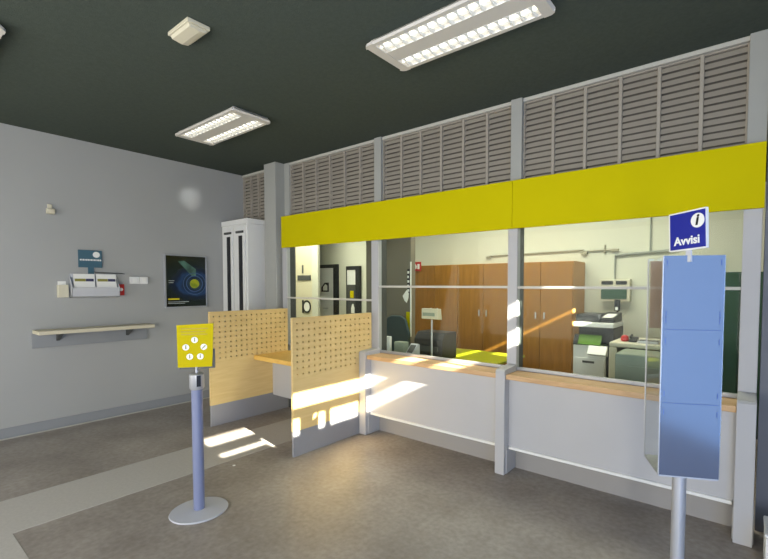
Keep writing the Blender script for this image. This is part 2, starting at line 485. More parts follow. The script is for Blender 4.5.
# ================================================================== LEFT WALL ITEMS
# shelf
O = (XL, 1.7, 1.1)
t = thing('wall_shelf', 'long pale wooden writing shelf fixed to the grey wall', 'shelf', O)
p = MB(O); p.box(XL + 0.001, XL + 0.26, 1.15, 2.235, 1.075, 1.115, 0.005); p.build('top', M_shelf, t)
p = MB(O); p.box(XL + 0.001, XL + 0.03, 1.14, 2.235, 0.92, 1.074, 0.002); p.build('batten', M_base, t)
for y in (1.34, 2.0):
    p = MB(O); p.prism([(XL + 0.03, 1.074), (XL + 0.2, 1.074), (XL + 0.03, 0.985)], 'y', y, y + 0.03); p.build('bracket', M_darkgrey, t)
# sensor
O = (XL, 1.33, 2.42)
t = thing('motion_sensor', 'small cream sensor high on the grey wall', 'sensor', O)
p = MB(O); p.box(XL + 0.001, XL + 0.0195, 1.305, 1.345, 2.38, 2.475, 0.005); p.build('mount', M_cream, t)
p = MB(O); p.prism([(XL + 0.02, 2.43), (XL + 0.06, 2.42), (XL + 0.06, 2.375), (XL + 0.02, 2.365)], 'y', 1.29, 1.36, 0.006); p.build('head', M_cream, t)
# leaflet rack
O = (XL, 1.7, 1.45)
t = thing('leaflet_rack', 'wall rack of grey leaflets under a small teal sign', 'leaflet rack', O)
p = MB(O)
p.box(XL + 0.001, XL + 0.012, 1.48, 1.92, 1.46, 1.725)
p.prism([(XL + 0.012, 1.45), (XL + 0.10, 1.47), (XL + 0.11, 1.57), (XL + 0.104, 1.57), (XL + 0.094, 1.477), (XL + 0.012, 1.458)], 'y', 1.475, 1.925)
for y in (1.475, 1.92): p.prism([(XL + 0.012, 1.45), (XL + 0.10, 1.47), (XL + 0.11, 1.57), (XL + 0.012, 1.7)], 'y', y, y + 0.005)
p.build('tray', M_paper2, t)
s = MB(O); s.box(XL + 0.02, XL + 0.026, 1.555, 1.78, 1.80, 2.0, 0.002); s.box(XL + 0.015, XL + 0.02, 1.645, 1.70, 1.72, 1.80)
s = s.build('header_sign', M_teal, t)
g = MB(O); g.disc((XL + 0.0265, 1.725, 1.95), 0.034, (1, 0, 0), 0.0012, sx=1.0); g.build('logo', M_paper, s)
g = MB(O)
y = 1.57
while y < 1.76:
    w_ = random.uniform(0.008, 0.016); g.box(XL + 0.0265, XL + 0.0275, y, y + w_, 1.878, 1.896); y += w_ + 0.004
g.build('lettering', M_paper, s)
rk = t
for k in range(2):                              # leaflets standing in the rack: things of their own
    y0 = 1.50 + k * 0.21; O2 = (XL + 0.06, y0 + 0.1, 1.48)
    l = thing('leaflet', ('grey leaflet with olive and navy header, in the %s half of the wall rack' % ('first' if k == 0 else 'second, switch-side')), 'leaflet', O2, 'leaflets in the wall rack')
    q = MB(O2); q.quadbox([(XL + 0.088, y0, 1.50), (XL + 0.088, y0 + 0.195, 1.50), (XL + 0.045, y0 + 0.195, 1.725), (XL + 0.045, y0, 1.725)], 0.004); q.build('sheet', M_paper, l)
    q = MB(O2); q.quadbox([(XL + 0.0635, y0 + 0.01, 1.64), (XL + 0.0635, y0 + 0.11, 1.64), (XL + 0.0578, y0 + 0.11, 1.67), (XL + 0.0578, y0 + 0.01, 1.67)], 0.002); q.build('olive_header', M_olive, l)
    q = MB(O2); q.quadbox([(XL + 0.0635, y0 + 0.112, 1.64), (XL + 0.0635, y0 + 0.185, 1.64), (XL + 0.0578, y0 + 0.185, 1.67), (XL + 0.0578, y0 + 0.112, 1.67)], 0.002); q.build('navy_header', M_navy, l)
O2 = (XL + 0.03, 1.82, 1.71)
l = MB(O2); l.quadbox([(XL + 0.07, 1.71, 1.745), (XL + 0.07, 1.99, 1.735), (XL + 0.005, 1.99, 1.742), (XL + 0.005, 1.71, 1.752)], 0.005)
tag(l.build('folded_leaflet', M_darkgrey), 'dark folded leaflet lying across the top of the wall rack', 'leaflet')
O2 = (XL, 1.43, 1.45)
l = thing('wall_mounted_card_holder', 'small cream card holder at the wall rack, on its sensor side', 'card holder', O2)
q = MB(O2); q.box(XL + 0.001, XL + 0.06, 1.365, 1.455, 1.46, 1.60, 0.003); q.build('pocket', M_cream, l)
q = MB(O2); q.box(XL + 0.01, XL + 0.02, 1.37, 1.44, 1.60, 1.64); q.build('card', M_paper, l)
O2 = (XL, 1.96, 1.5)
l = thing('wall_sign', 'small red card with a white disc beside the wall rack', 'card', O2)
q = MB(O2); q.box(XL + 0.001, XL + 0.03, 1.93, 1.995, 1.475, 1.61, 0.002); q.build('card', M_red, l)
q = MB(O2); q.disc((XL + 0.0305, 1.963, 1.545), 0.02, (1, 0, 0), 0.001); q.build('disc', M_paper, l)
# switches
for i, (y0, lab) in enumerate(((2.06, 'white wall switch box, the half nearer the leaflet rack'), (2.158, 'white wall switch box, the half nearer the framed poster'))):
    O2 = (XL, y0 + 0.045, 1.66)
    l = thing('wall_switch', lab, 'switch', O2, 'white switch boxes')
    q = MB(O2); q.box(XL + 0.001, XL + 0.045, y0, y0 + 0.092, 1.615, 1.70, 0.005); q.build('box', M_whitep, l)
    q = MB(O2); q.box(XL + 0.045, XL + 0.05, y0 + 0.025, y0 + 0.067, 1.632, 1.683, 0.002); q.build('rocker', M_paper, l)
# poster
O = (XL, 2.72, 1.65)
t = thing('framed_poster', 'dark framed poster with glowing yellow ball and blue rings', 'poster', O)
p = MB(O)
y0, y1, z0, z1 = 2.447, 2.993, 1.298, 2.005
for q in ((y0, y0 + 0.02, z0, z1), (y1 - 0.012, y1, z0, z1), (y0 + 0.02, y1 - 0.012, z0, z0 + 0.016), (y0 + 0.02, y1 - 0.012, z1 - 0.016, z1)):
    p.box(XL + 0.001, XL + 0.03, *q, 0.002)
p.build('frame', M_alu, t)
def poster_mat():
    m = bpy.data.materials.new('poster_print'); m.use_nodes = True
    nt = m.node_tree; bs = nt.nodes['Principled BSDF']; bs.inputs['Roughness'].default_value = 0.25
    tc = nt.nodes.new('ShaderNodeTexCoord')
    vm = nt.nodes.new('ShaderNodeVectorMath'); vm.operation = 'SUBTRACT'; vm.inputs[1].default_value = (0, 0.11, -0.03)
    sc = nt.nodes.new('ShaderNodeVectorMath'); sc.operation = 'MULTIPLY'; sc.inputs[1].default_value = (0, 0.85, 1.15)
    ln = nt.nodes.new('ShaderNodeVectorMath'); ln.operation = 'LENGTH'
    nt.links.new(tc.outputs['Object'], vm.inputs[0]); nt.links.new(vm.outputs[0], sc.inputs[0]); nt.links.new(sc.outputs[0], ln.inputs[0])
    nz = nt.nodes.new('ShaderNodeTexNoise'); nz.inputs['Scale'].default_value = 9
    nt.links.new(tc.outputs['Object'], nz.inputs['Vector'])
    ad = nt.nodes.new('ShaderNodeMath'); ad.operation = 'MULTIPLY_ADD'; ad.inputs[1].default_value = 0.09; ad.inputs[2].default_value = -0.045
    nt.links.new(nz.outputs['Fac'], ad.inputs[0])
    sm = nt.nodes.new('ShaderNodeMath'); sm.operation = 'ADD'
    nt.links.new(ln.outputs['Value'], sm.inputs[0]); nt.links.new(ad.outputs[0], sm.inputs[1])
    r = nt.nodes.new('ShaderNodeValToRGB'); e = r.color_ramp.elements
    e[0].position = 0.0; e[0].color = lin((60, 80, 90)); e[1].position = 0.45; e[1].color = lin((22, 26, 14))
    for pos, c in ((0.12, (24, 40, 60)), (0.17, (34, 64, 104)), (0.21, (16, 30, 52)), (0.3, (22, 34, 30))):
        n = e.new(pos); n.color = lin(c)
    nt.links.new(sm.outputs[0], r.inputs['Fac'])
    nt.links.new(r.outputs['Color'], bs.inputs['Base Color'])
    return m
p = MB(O); p.box(XL + 0.002, XL + 0.016, y0 + 0.02, y1 - 0.012, z0 + 0.016, z1 - 0.016); ps = p.build('print', poster_mat(), t)
M_ballc = mat('poster_ball', (196, 196, 30), rough=0.4, rgb2=(120, 140, 20), scale=12)
M_beam = mat('poster_beam', (96, 140, 122), rough=0.4, rgb2=(40, 66, 54), scale=10)
M_ring = mat('poster_ring', (48, 84, 130), rough=0.4)
M_txt = mat('poster_lettering', (190, 196, 190), rough=0.5)
M_txty = mat('poster_yellow', (224, 204, 20), rough=0.5)
xx = XL + 0.0165
p = MB(O); p.disc((xx, 2.83, 1.62), 0.062, (1, 0, 0), 0.0015); p.build('ball', M_ballc, ps)
p = MB(O); p.disc((xx, 2.83, 1.62), 0.112, (1, 0, 0), 0.0008, r_in=0.10, n=40); p.disc((xx, 2.83, 1.62), 0.15, (1, 0, 0), 0.0008, r_in=0.142, n=40); p.build('rings', M_ring, ps)
p = MB(O); p._add([(xx + 0.0006, 2.62, 1.92), (xx + 0.0006, 2.70, 1.93), (xx + 0.0006, 2.85, 1.82), (xx + 0.0006, 2.85, 1.72), (xx + 0.0006, 2.80, 1.72)], [(0, 4, 3, 2, 1)]); p.build('beam', M_beam, ps)
p = MB(O); p.box(xx, xx + 0.001, 2.49, 2.63, 1.405, 1.425); p.build('yellow_caption', M_txty, ps)
for z, y00, y11 in ((1.655, 2.50, 2.57), (1.63, 2.50, 2.56), (1.375, 2.49, 2.75), (1.355, 2.49, 2.7)):
    p = MB(O); p.box(xx, xx + 0.001, y00, y11, z, z + 0.006); p.build('text_line', M_txt, ps)

# ================================================================== CEILING LIGHTS
def make_light(loc, label):
    t = thing('ceiling_light', label, 'ceiling light', loc, 'twin-trough ceiling lights')
    L, W, H = 1.17, 0.405, 0.052       # long along x
    b = MB(); hx, hy = L / 2, W / 2
    b.box(-hx + 0.04, hx - 0.04, -hy + 0.035, hy - 0.035, -0.02, 0.0, 0.004)
    rim = 0.035
    for s in (-1, 1):                    # long side rims with a sloping skirt
        b.prism([(s * (hy - 0.034), -0.004), (s * hy, -0.036), (s * (hy - 0.006), -H), (s * (hy - rim), -H), (s * (hy - rim), -0.004)], 'x', -hx + 0.03, hx - 0.03)
    for s in (-1, 1):                    # end caps with a sloping nose
        b.prism([(s * (hx - 0.04), -0.004), (s * (hx + 0.004), -0.036), (s * (hx - 0.008), -H), (s * (hx - 0.075), -H), (s * (hx - 0.075), -0.004)], 'y', -hy + 0.03, hy - 0.03)
        for q in (-1, 1):                # rounded corners
            b.prism([(s * (hx - 0.075), q * (hy - 0.03)), (s * (hx - 0.075), q * hy), (s * (hx - 0.03), q * hy), (s * (hx - 0.008), q * (hy - 0.012)), (s * (hx + 0.003), q * (hy - 0.03))], 'z', -H, -0.034)
    b.build('body', M_lampbody, t)
    c = MB(); c.box(-hx + 0.075, hx - 0.075, -0.062, 0.062, -H + 0.002, -0.022, 0.003); c.build('centre_band', M_lampbody, t)
    x0, x1 = -hx + 0.076, hx - 0.076
    for s in (-1, 1):
        y0, y1 = sorted((s * 0.063, s * (hy - rim - 0.001)))
        ym = (y0 + y1) / 2
        r = MB(); r.prism([(y0, -0.024), (y0, -0.021), (y1, -0.021), (y1, -0.024)], 'x', x0, x1); r.build('reflector', M_refl, t)
        u = MB(); u.tube((x0, ym, -0.033), (x1, ym, -0.033), 0.008, 10); u.build('tube', M_tube, t)
        v = MB(); n = 14; prev = {}
        for k in range(n):
            xc = x0 + (x1 - x0) * (k + 0.5) / n
            # each cross blade widens towards the trough sides like a parabolic louvre
            for (ya, yb_, h0, h1) in ((y0, ym, 0.022, 0.004), (ym, y1, 0.004, 0.022)):
                vs = v._add([(xc - h0, ya, -0.043), (xc + h0, ya, -0.043), (xc + h1, yb_, -0.043), (xc - h1, yb_, -0.043),
                        (xc - 0.002, ya, -H), (xc + 0.002, ya, -H), (xc + 0.002, yb_, -H), (xc - 0.002, yb_, -H)],
                       [(0, 1, 2, 3), (7, 6, 5, 4), (0, 4, 5, 1), (1, 5, 6, 2), (2, 6, 7, 3), (3, 7, 4, 0)])
                # narrow strips along the trough edges tie the blades into one grid
                lo, hi, pl, ph = ((4, 0, 5, 1) if h0 > h1 else (7, 3, 6, 2))
                if ya in prev:
                    pv = prev[ya]
                    v.bm.faces.new([pv[pl], vs[lo], vs[hi], pv[ph]])
                prev[ya] = vs
        bmesh.ops.remove_doubles(v.bm, verts=list(v.bm.verts), dist=0.0001)
        v.build('slats', M_blade, t)
    return t
l1 = make_light((-1.53, 2.30, ZC), 'large lit twin-trough ceiling light nearest the camera')
dup(l1, (-4.385, 2.312, ZC), 'lit twin-trough ceiling light near the corner column')
dup(l1, (-4.365, 0.435, ZC), 'twin-trough ceiling light of which only one corner shows at the picture edge')
# emergency unit
O = (-2.935, 1.345, ZC)
t = thing('emergency_light', 'small cream surface-mounted unit alone on the dark ceiling', 'ceiling unit', O)
p = MB(O); p.box(-3.075, -2.80, 1.28, 1.42, ZC - 0.024, ZC, 0.004); p.build('base', M_cream, t)
p = MB(O); p.prism([(1.29, ZC - 0.0245), (1.41, ZC - 0.0245), (1.40, ZC - 0.042), (1.36, ZC - 0.05), (1.30, ZC - 0.042)], 'x', -3.06, -2.815, 0.003); p.build('cover', M_cream, t)

# ================================================================== QUEUE POST
cx, cy = -3.095, 1.43; O = (cx, cy, 0)
t = thing('queue_post', 'slim blue-grey queue post on a round base carrying a yellow sign', 'queue post', O)
p = MB(O); p.lathe([(0.0, 0.0), (0.183, 0.0), (0.187, 0.006), (0.183, 0.012), (0.06, 0.02), (0.0, 0.02)][1:-1], (cx, cy), 48); p.build('base', M_polebase, t, True)
p = MB(O); p.lathe([(0.036, 0.018), (0.036, 0.872)], (cx, cy), 28); p.build('pole', M_pole, t, True)
p = MB(O)
p.lathe([(0.040, 0.872), (0.047, 0.882), (0.047, 0.977), (0.04, 0.984), (0.03, 0.986)], (cx, cy), 28); hd = p.build('head', M_alu, t, True)
ang = math.atan2(-cy, -cx) + 0.25         # slot turned towards the room
d = Vector((math.cos(ang), math.sin(ang), 0)); sd = Vector((-d.y, d.x, 0)); c0v = Vector((cx, cy, 0))
p = MB(O); q0 = c0v + d * 0.0485
p.quadbox([q0 - sd * 0.013 + Vector((0, 0, 0.897)), q0 + sd * 0.013 + Vector((0, 0, 0.897)), q0 + sd * 0.013 + Vector((0, 0, 0.974)), q0 - sd * 0.013 + Vector((0, 0, 0.974))], 0.012)
p.build('belt_slot', M_dark, hd)
p = MB(O); p.lathe([(0.008, 0.985), (0.008, 1.045)], (cx, cy), 12); p.build('stem', M_alu, t)
# sign frame: faces the room
f = Vector((0.78, -0.62, 0)).normalized(); u = Vector((0.62, 0.78, 0)); u = Vector((-f.y, f.x, 0)); Z = Vector((0, 0, 1))
cs = Vector((cx, cy, 0)) 
def sp(a, z, off=0.0): return cs + u * a * 0.9 + Z * (z + 0.012) + f * off
W_ = 0.124
p = MB(O); p.quadbox([sp(-W_ + 0.006, 1.005, 0.002), sp(W_ + 0.006, 1.005, 0.002), sp(W_ + 0.006, 1.14, 0.002), sp(-W_ + 0.006, 1.14, 0.002)], 0.02)
p.build('sign_holder', M_darkgrey, t)
p = MB(O); p.quadbox([sp(-W_ - 0.002, 1.018, 0.014), sp(W_ - 0.01, 1.018, 0.014), sp(W_ + 0.004, 1.322, 0.014), sp(-W_ - 0.006, 1.312, 0.014)], 0.008)
sg = p.build('sign_board', M_signyellow, t)
for a, z in ((-0.006, 1.208), (-0.068, 1.158), (0.058, 1.158), (-0.042, 1.092), (0.032, 1.092)):
    p = MB(O); p.disc(sp(a, z, 0.0145), 0.021, f, 0.001, 24); ic = p.build('pictogram', M_paper, sg)
    p = MB(O)
    if a == 0.058:
        p.quadbox([sp(a - 0.016, z - 0.010, 0.0162), sp(a - 0.008, z - 0.014, 0.0162), sp(a + 0.016, z + 0.008, 0.0162), sp(a + 0.008, z + 0.014, 0.0162)], 0.0005)
    else:
        p.quadbox([sp(a - 0.006, z - 0.012, 0.0162), sp(a + 0.006, z - 0.012, 0.0162), sp(a + 0.004, z + 0.006, 0.0162), sp(a - 0.004, z + 0.006, 0.0162)], 0.0005)
        p.disc(sp(a, z + 0.011, 0.0158), 0.005, f, 0.0005, 12)
    p.build('glyph', MATS.get('glyph_grey') or mat('glyph_grey', (150, 150, 110)), ic)
for z, a, a1 in ((1.283, -0.10, 0.09), (1.262, -0.10, 0.07), (1.243, -0.10, 0.085)):
    p = MB(O); p.quadbox([sp(a, z, 0.0146), sp(a1, z, 0.0146), sp(a1, z + 0.008, 0.0146), sp(a, z + 0.008, 0.0146)], 0.0005)
    p.build('text_line', mat('yellow_shade', (166, 150, 6)), sg)

SCX, SCY = -3.639, 1.987
b = MB((SCX, SCY, 0.0)); b.prism([(SCX - 0.012, SCY - 0.008), (SCX + 0.012, SCY - 0.01), (SCX + 0.015, SCY + 0.006), (SCX - 0.005, SCY + 0.012)], 'z', 0.0, 0.004)
tag(b.build('paper_scrap', M_paper), 'tiny white paper scrap lying on the floor near the queue post', 'paper scrap')

# ================================================================== NOTICE STAND
px_, py_ = -0.125, 2.245
R_ = Vector((0.91, 0.41, 0)).normalized(); N_ = Vector((R_.y, -R_.x, 0))     # N_ looks to the room
A = Vector((-0.300, 2.092, 0))                                             # front-left foot of the panel
PW, PD, zb, zt = 0.236, 0.235, 0.775, 1.733
def q(a, d_, z): return A + R_ * a - N_ * d_ + Z * z
ctr = q(PW / 2, PD * 0.45, 0); O = (ctr.x, ctr.y, 0)
t = thing('notice_stand', 'tall notice stand with blue-tinted panel below a blue sign reading Avvisi', 'notice stand', O)
p = MB(O); p.lathe([(0.19, 0.0), (0.195, 0.008), (0.19, 0.014), (0.06, 0.022)], (ctr.x, ctr.y), 44); p.build('base', M_polebase, t, True)
p = MB(O); p.lathe([(0.029, 0.02), (0.029, zb + 0.02)], (ctr.x, ctr.y), 28); p.build('pole', M_alu, t, True)
p = MB(O); p.quadbox([q(0.003, 0.0, zb), q(PW, 0.0, zb), q(PW, 0.0, zt), q(0.003, 0.0, zt)], 0.006)
fp = p.build('front_panel', M_panel, t)
zs = zt - 0.318
M_joint = mat('joint_blue', (58, 80, 130))
for zz in (zs, zs - 0.32):
    p = MB(O); p.quadbox([q(0.01, -0.0008, zz - 0.0012), q(PW - 0.01, -0.0008, zz - 0.0012), q(PW - 0.01, -0.0008, zz + 0.0012), q(0.01, -0.0008, zz + 0.0012)], 0.0006); p.build('sheet_joint', M_joint, fp)
for zz in (zt - 0.03, zs - 0.05, zs + 0.04, zs - 0.28, zb + 0.28, zt - 0.25):
    for aa in (0.012, PW - 0.016):
        p = MB(O); p.quadbox([q(aa, -0.001, zz - 0.012), q(aa + 0.004, -0.001, zz - 0.012), q(aa + 0.004, -0.001, zz + 0.012), q(aa, -0.001, zz + 0.012)], 0.0008); p.build('panel_clip', M_joint, fp)
p = MB(O); p.quadbox([q(0.0, 0.0, zb), q(0.0, 0.0, zt), q(0.0, PD, zt), q(0.0, PD, zb)], 0.003); p.build('side_pane', M_acrylic, t)
p = MB(O); p.quadbox([q(PW, 0.0, zb), q(PW, 0.0, zt), q(PW, PD, zt), q(PW, PD, zb)], 0.003); p.build('side_pane', M_acrylic, t)
p = MB(O); p.quadbox([q(0.0, PD, zb), q(PW, PD, zb), q(PW, PD, zt), q(0.0, PD, zt)], 0.003); p.build('back_pane', M_acrylic, t)
p = MB(O); p.quadbox([q(0.008, PD - 0.008, 1.40), q(PW - 0.008, PD - 0.008, 1.40), q(PW - 0.008, PD - 0.008, zt - 0.01), q(0.008, PD - 0.008, zt - 0.01)], 0.002); p.build('back_sheet', M_card, t)
p = MB(O)
p.quadbox([q(0, 0, zb), q(PW, 0, zb), q(PW, PD, zb), q(0, PD, zb)], 0.006)
for a in (0.0, PW):
    for d_ in (0.004, PD):
        p.tube(q(a, d_, zb), q(a, d_, zt), 0.0035, 8)
p.build('edge_profiles', M_alu, t)
# Avvisi sign
TL, TR, BR, BL = (Vector(v) for v in ((-0.310, 2.18, 1.925), (-0.150, 2.085, 1.925), (-0.150, 2.085, 1.755), (-0.310, 2.18, 1.755)))
# corners as in the photo: plate turned a little, tilted up to its free end
def ray_pt(l, d): return None
Us = (Vector((-0.1600, 2.1420, 0)) - Vector((-0.2950, 2.2250, 0)))
Us = Vector((0.135, -0.085, 0.0)); Us.normalize()
roll = math.radians(2.5)
Ux = (Us * math.cos(roll) + Z * math.sin(roll)).normalized(); Nz = Us.cross(Z).normalized(); Uz = Nz.cross(Us) ; Uz = (Z * math.cos(roll) - Us * math.sin(roll)).normalized()
SC = Vector((-0.2205, 2.125, 1.838)); SW, SH = 0.172, 0.166
def s_(a, z, off=0.0): return SC + Ux * a + Uz * z + Nz * off
p = MB(O); p.quadbox([s_(-SW / 2, -SH / 2), s_(SW / 2, -SH / 2), s_(SW / 2, SH / 2), s_(-SW / 2, SH / 2)], 0.014)
sn = p.build('sign_plate', M_whitep, t)
k = 0.006
p = MB(O); p.quadbox([s_(-SW / 2 + k, -SH / 2 + k, 0.001), s_(SW / 2 - k * 0.4, -SH / 2 + k, 0.001), s_(SW / 2 - k * 0.4, SH / 2 - k, 0.001), s_(-SW / 2 + k, SH / 2 - k, 0.001)], 0.0008)
p.build('sign_face', M_blue, sn)
rot = Matrix((Ux, Uz, Nz)).transposed().to_4x4()
oinv = Matrix.Translation(-Vector(O))
text_mesh('lettering', 'Avvisi', 0.050, oinv @ Matrix.Translation(s_(0.0, -0.043, 0.0022)) @ rot, M_paper, sn, 0.0008, 0.0013)
p = MB(O); p.disc(s_(0.05, 0.035, 0.0012), 0.030, Nz, 0.001, 32); p.build('white_disc', M_paper, sn)
text_mesh('letter_i', 'i', 0.062, oinv @ Matrix.Translation(s_(0.05, 0.036, 0.003)) @ rot @ Matrix(((1, 0.2, 0, 0), (0, 1, 0, 0), (0, 0, 1, 0), (0, 0, 0, 1))), M_black, sn, 0.0006, 0.002)
p = MB(O); p.quadbox([s_(-0.012, -SH / 2 - 0.05, -0.006), s_(0.012, -SH / 2 - 0.05, -0.006), s_(0.012, -SH / 2, -0.006), s_(-0.012, -SH / 2, -0.006)], 0.008); p.build('sign_bracket', M_paper2, t)

# ================================================================== BACK OFFICE
def cabinet(x0, x1, label):
    O = ((x0 + x1) / 2, 5.6, 0)
    t = thing('wooden_cabinet', label, 'cabinet', O, 'tall brown office cabinets')
    p = MB(O); p.box(x0 + 0.002, x1 - 0.002, 5.42, 5.88, 0.0, 1.92, 0.003); p.build('body', M_cabside, t)
    xm = (x0 + x1) / 2
    for (a, c, hx) in ((x0 + 0.007, xm - 0.004, xm - 0.06), (xm + 0.004, x1 - 0.007, xm + 0.06)):
        d = MB(O); d.box(a, c, 5.398, 5.419, 0.05, 1.915, 0.002); d = d.build('door', M_cab, t)
        h = MB(O); h.box(hx - 0.007, hx + 0.007, 5.375, 5.3975, 1.17, 1.26, 0.004); h.build('handle', M_chrome, d)
cabinet(-4.345, -3.49, 'tall brown wooden cabinet with the small red sign on its top corner')
cabinet(-3.488, -2.633, 'tall brown wooden cabinet straddled by the middle screen, second of the row')
cabinet(-2.631, -1.776, 'tall brown wooden cabinet beside the copier, end of the row')
# fire sign
O = (-4.26, 5.39, 1.9)
t = thing('fire_sign', 'small red square fire sign on the top corner of the first wooden cabinet', 'sign', O)
p = MB(O); p.box(-4.335, -4.18, 5.385, 5.3975, 1.835, 1.98, 0.002); p.build('plate', M_red, t)
p = MB(O); p.prism([(-4.30, 1.87), (-4.27, 1.87), (-4.26, 1.91), (-4.285, 1.945), (-4.305, 1.91)], 'y', 5.381, 5.3845); p.box(-4.245, -4.205, 5.381, 5.3845, 1.865, 1.945); p.build('symbol', M_paper, t)
# inner dividing wall with notices
wallbox('wall_divider', M_taupe, (-4.6, -3.745, 4.6, 4.7, 0, ZC))
b = MB(); b.tube((-3.735, 4.588, 0.9), (-3.735, 4.588, 1.93), 0.0095, 8); tag(b.build('white_conduit', M_whitep), 'white vertical conduit on the edge of the taupe dividing wall', 'conduit')
O = (-3.8, 4.59, 1.6)
l = thing('hanging_notice', 'narrow black and white notice strip on the taupe dividing wall', 'notice', O)
p = MB(O); p.box(-3.80, -3.752, 4.59, 4.598, 1.5, 1.83); p.build('card', M_black, l)
p = MB(O)
for k in range(5): p.box(-3.795, -3.762 - 0.008 * (k % 2), 4.587, 4.5895, 1.52 + k * 0.062, 1.553 + k * 0.062)
p.build('white_blocks', M_paper, l)
b = MB((-3.8, 4.58, 1.45)); b.prism([(-3.87, 1.46), (-3.80, 1.54), (-3.765, 1.50), (-3.77, 1.43), (-3.80, 1.365), (-3.84, 1.40)], 'y', 4.575, 4.582)
tag(b.build('hanging_paper', M_paper), 'white irregular paper pinned under the black and white notice', 'paper')
b = MB((-3.78, 4.59, 1.1)); b.box(-3.815, -3.75, 4.585, 4.597, 0.86, 1.24); tag(b.build('yellow_poster', M_yellow), 'narrow yellow poster low on the taupe dividing wall', 'poster')
# wall behind the writing desk screen
wallbox('wall_beige', M_beige, (-7.26, -6.735, 5.3, 5.4, 0, ZC))
wallbox('wall_white_column', M_office, (-6.735, -6.56, 5.28, 5.33, 0, ZC))
wallbox('wall_dark_recess', M_darkgrey, (-7.6, -7.262, 5.32, 5.4, 0, ZC))  # flat dark panel standing for the gloom of a far corridor
O = (-6.99, 5.29, 1.75)
b = MB(O); b.box(-7.19, -6.79, 5.285, 5.298, 1.70, 1.80, 0.002); tag(b.build('dark_door_sign', M_darkgrey), 'long dark grey sign on the beige wall', 'sign')
b = MB((-7.04, 5.29, 1.9)); b.box(-7.055, -7.02, 5.29, 5.298, 1.84, 2.0); tag(b.build('dark_wall_plate', M_darkgrey), 'small upright dark plate above the long grey sign', 'plate')
def emblem(name, x, y, z, r, label):
    O = (x, y, z)
    t = thing(name, label, 'sign', O, 'ring signs by the doors')
    p = MB(O); p.disc((x, y, z), r * 0.98, (0, -1, 0), 0.004, 24); p.build('disc', M_paper, t)
    p = MB(O); p.disc((x, y - 0.004, z), r, (0, -1, 0), 0.006, 24, r_in=r * 0.74); p.box(x - r * 1.15, x - r * 0.75, y - 0.01, y - 0.004, z - r, z + r); p.build('black_ring', M_dark, t)
emblem('ring_sign', -6.91, 5.295, 1.19, 0.125, 'black ring sign on the beige wall below the dark sign')
def door(n, x0, x1, z1, leafmat):
    b = MB(); w_ = 0.09
    b.box(x0, x0 + w_ * 0.15, 5.86, 5.899, 0, z1); b.box(x1 - w_ * 1.2, x1, 5.84, 5.899, 0, z1); b.box(x0 + w_ * 0.15, x1 - w_ * 1.2, 5.86, 5.899, z1 - 0.07, z1)
    fr = struct(b.build('door_%d' % n, M_dark))
    l = MB(); l.box(x0 + w_ * 0.15, x1 - w_ * 1.2, 5.875, 5.899, 0.0, z1 - 0.07); l = l.build('door_leaf', leafmat, fr)
    return l
l = door(1, -7.26, -6.67, 2.03, M_whitep)
h = MB(); h.box(-7.13, -6.98, 5.855, 5.874, 1.12, 1.14, 0.003); h.build('door_handle', M_chrome, l)
O = (-7.05, 5.87, 1.55)
t = thing('door_notice', 'dark house-shaped notice on the white office door', 'notice', O)
p = MB(O); p.prism([(-7.18, 1.47), (-6.95, 1.47), (-6.95, 1.66), (-7.08, 1.66), (-7.18, 1.56)], 'y', 5.866, 5.873); p.build('board', M_dark, t)
p = MB(O); p.prism([(-7.12, 1.50), (-6.99, 1.50), (-6.99, 1.60), (-7.05, 1.63), (-7.12, 1.57)], 'y', 5.862, 5.8655); p.build('white_field', M_paper, t)
l = door(2, -6.42, -6.03, 1.98, M_whitep)
p = MB(); p.box(-6.404, -6.14, 5.868, 5.8745, 0.4, 1.62); p.build('lower_panel', M_darkgrey, l)
b = MB((-6.25, 5.86, 1.42)); b.box(-6.31, -6.21, 5.86, 5.867, 1.36, 1.50); tag(b.build('yellow_notice', M_yellow), 'small yellow notice on the dark half of the second office door', 'notice')
b = MB((-6.23, 5.86, 1.1)); b.prism([(-6.28, 1.06), (-6.19, 1.06), (-6.19, 1.16), (-6.22, 1.24), (-6.25, 1.24), (-6.28, 1.16)], 'y', 5.86, 5.867); tag(b.build('white_notice', M_paper), 'small white notice below the yellow one on the second office door', 'notice')
# ceiling bracket seen at the top of the desk screen
b = MB((-5.5, 5.0, 2.4)); b.tube((-5.75, 5.0, 2.42), (-5.30, 4.95, 2.36), 0.015, 8); b.tube((-5.62, 5.0, 2.44), (-5.35, 5.05, 2.33), 0.012, 8); b.tube((-5.55, 5.0, 2.41), (-5.55, 5.0, ZC), 0.012, 8)
tag(b.build('hanging_lamp_bracket', M_darkgrey), 'dark bracket hanging from the office ceiling near the doors', 'bracket')

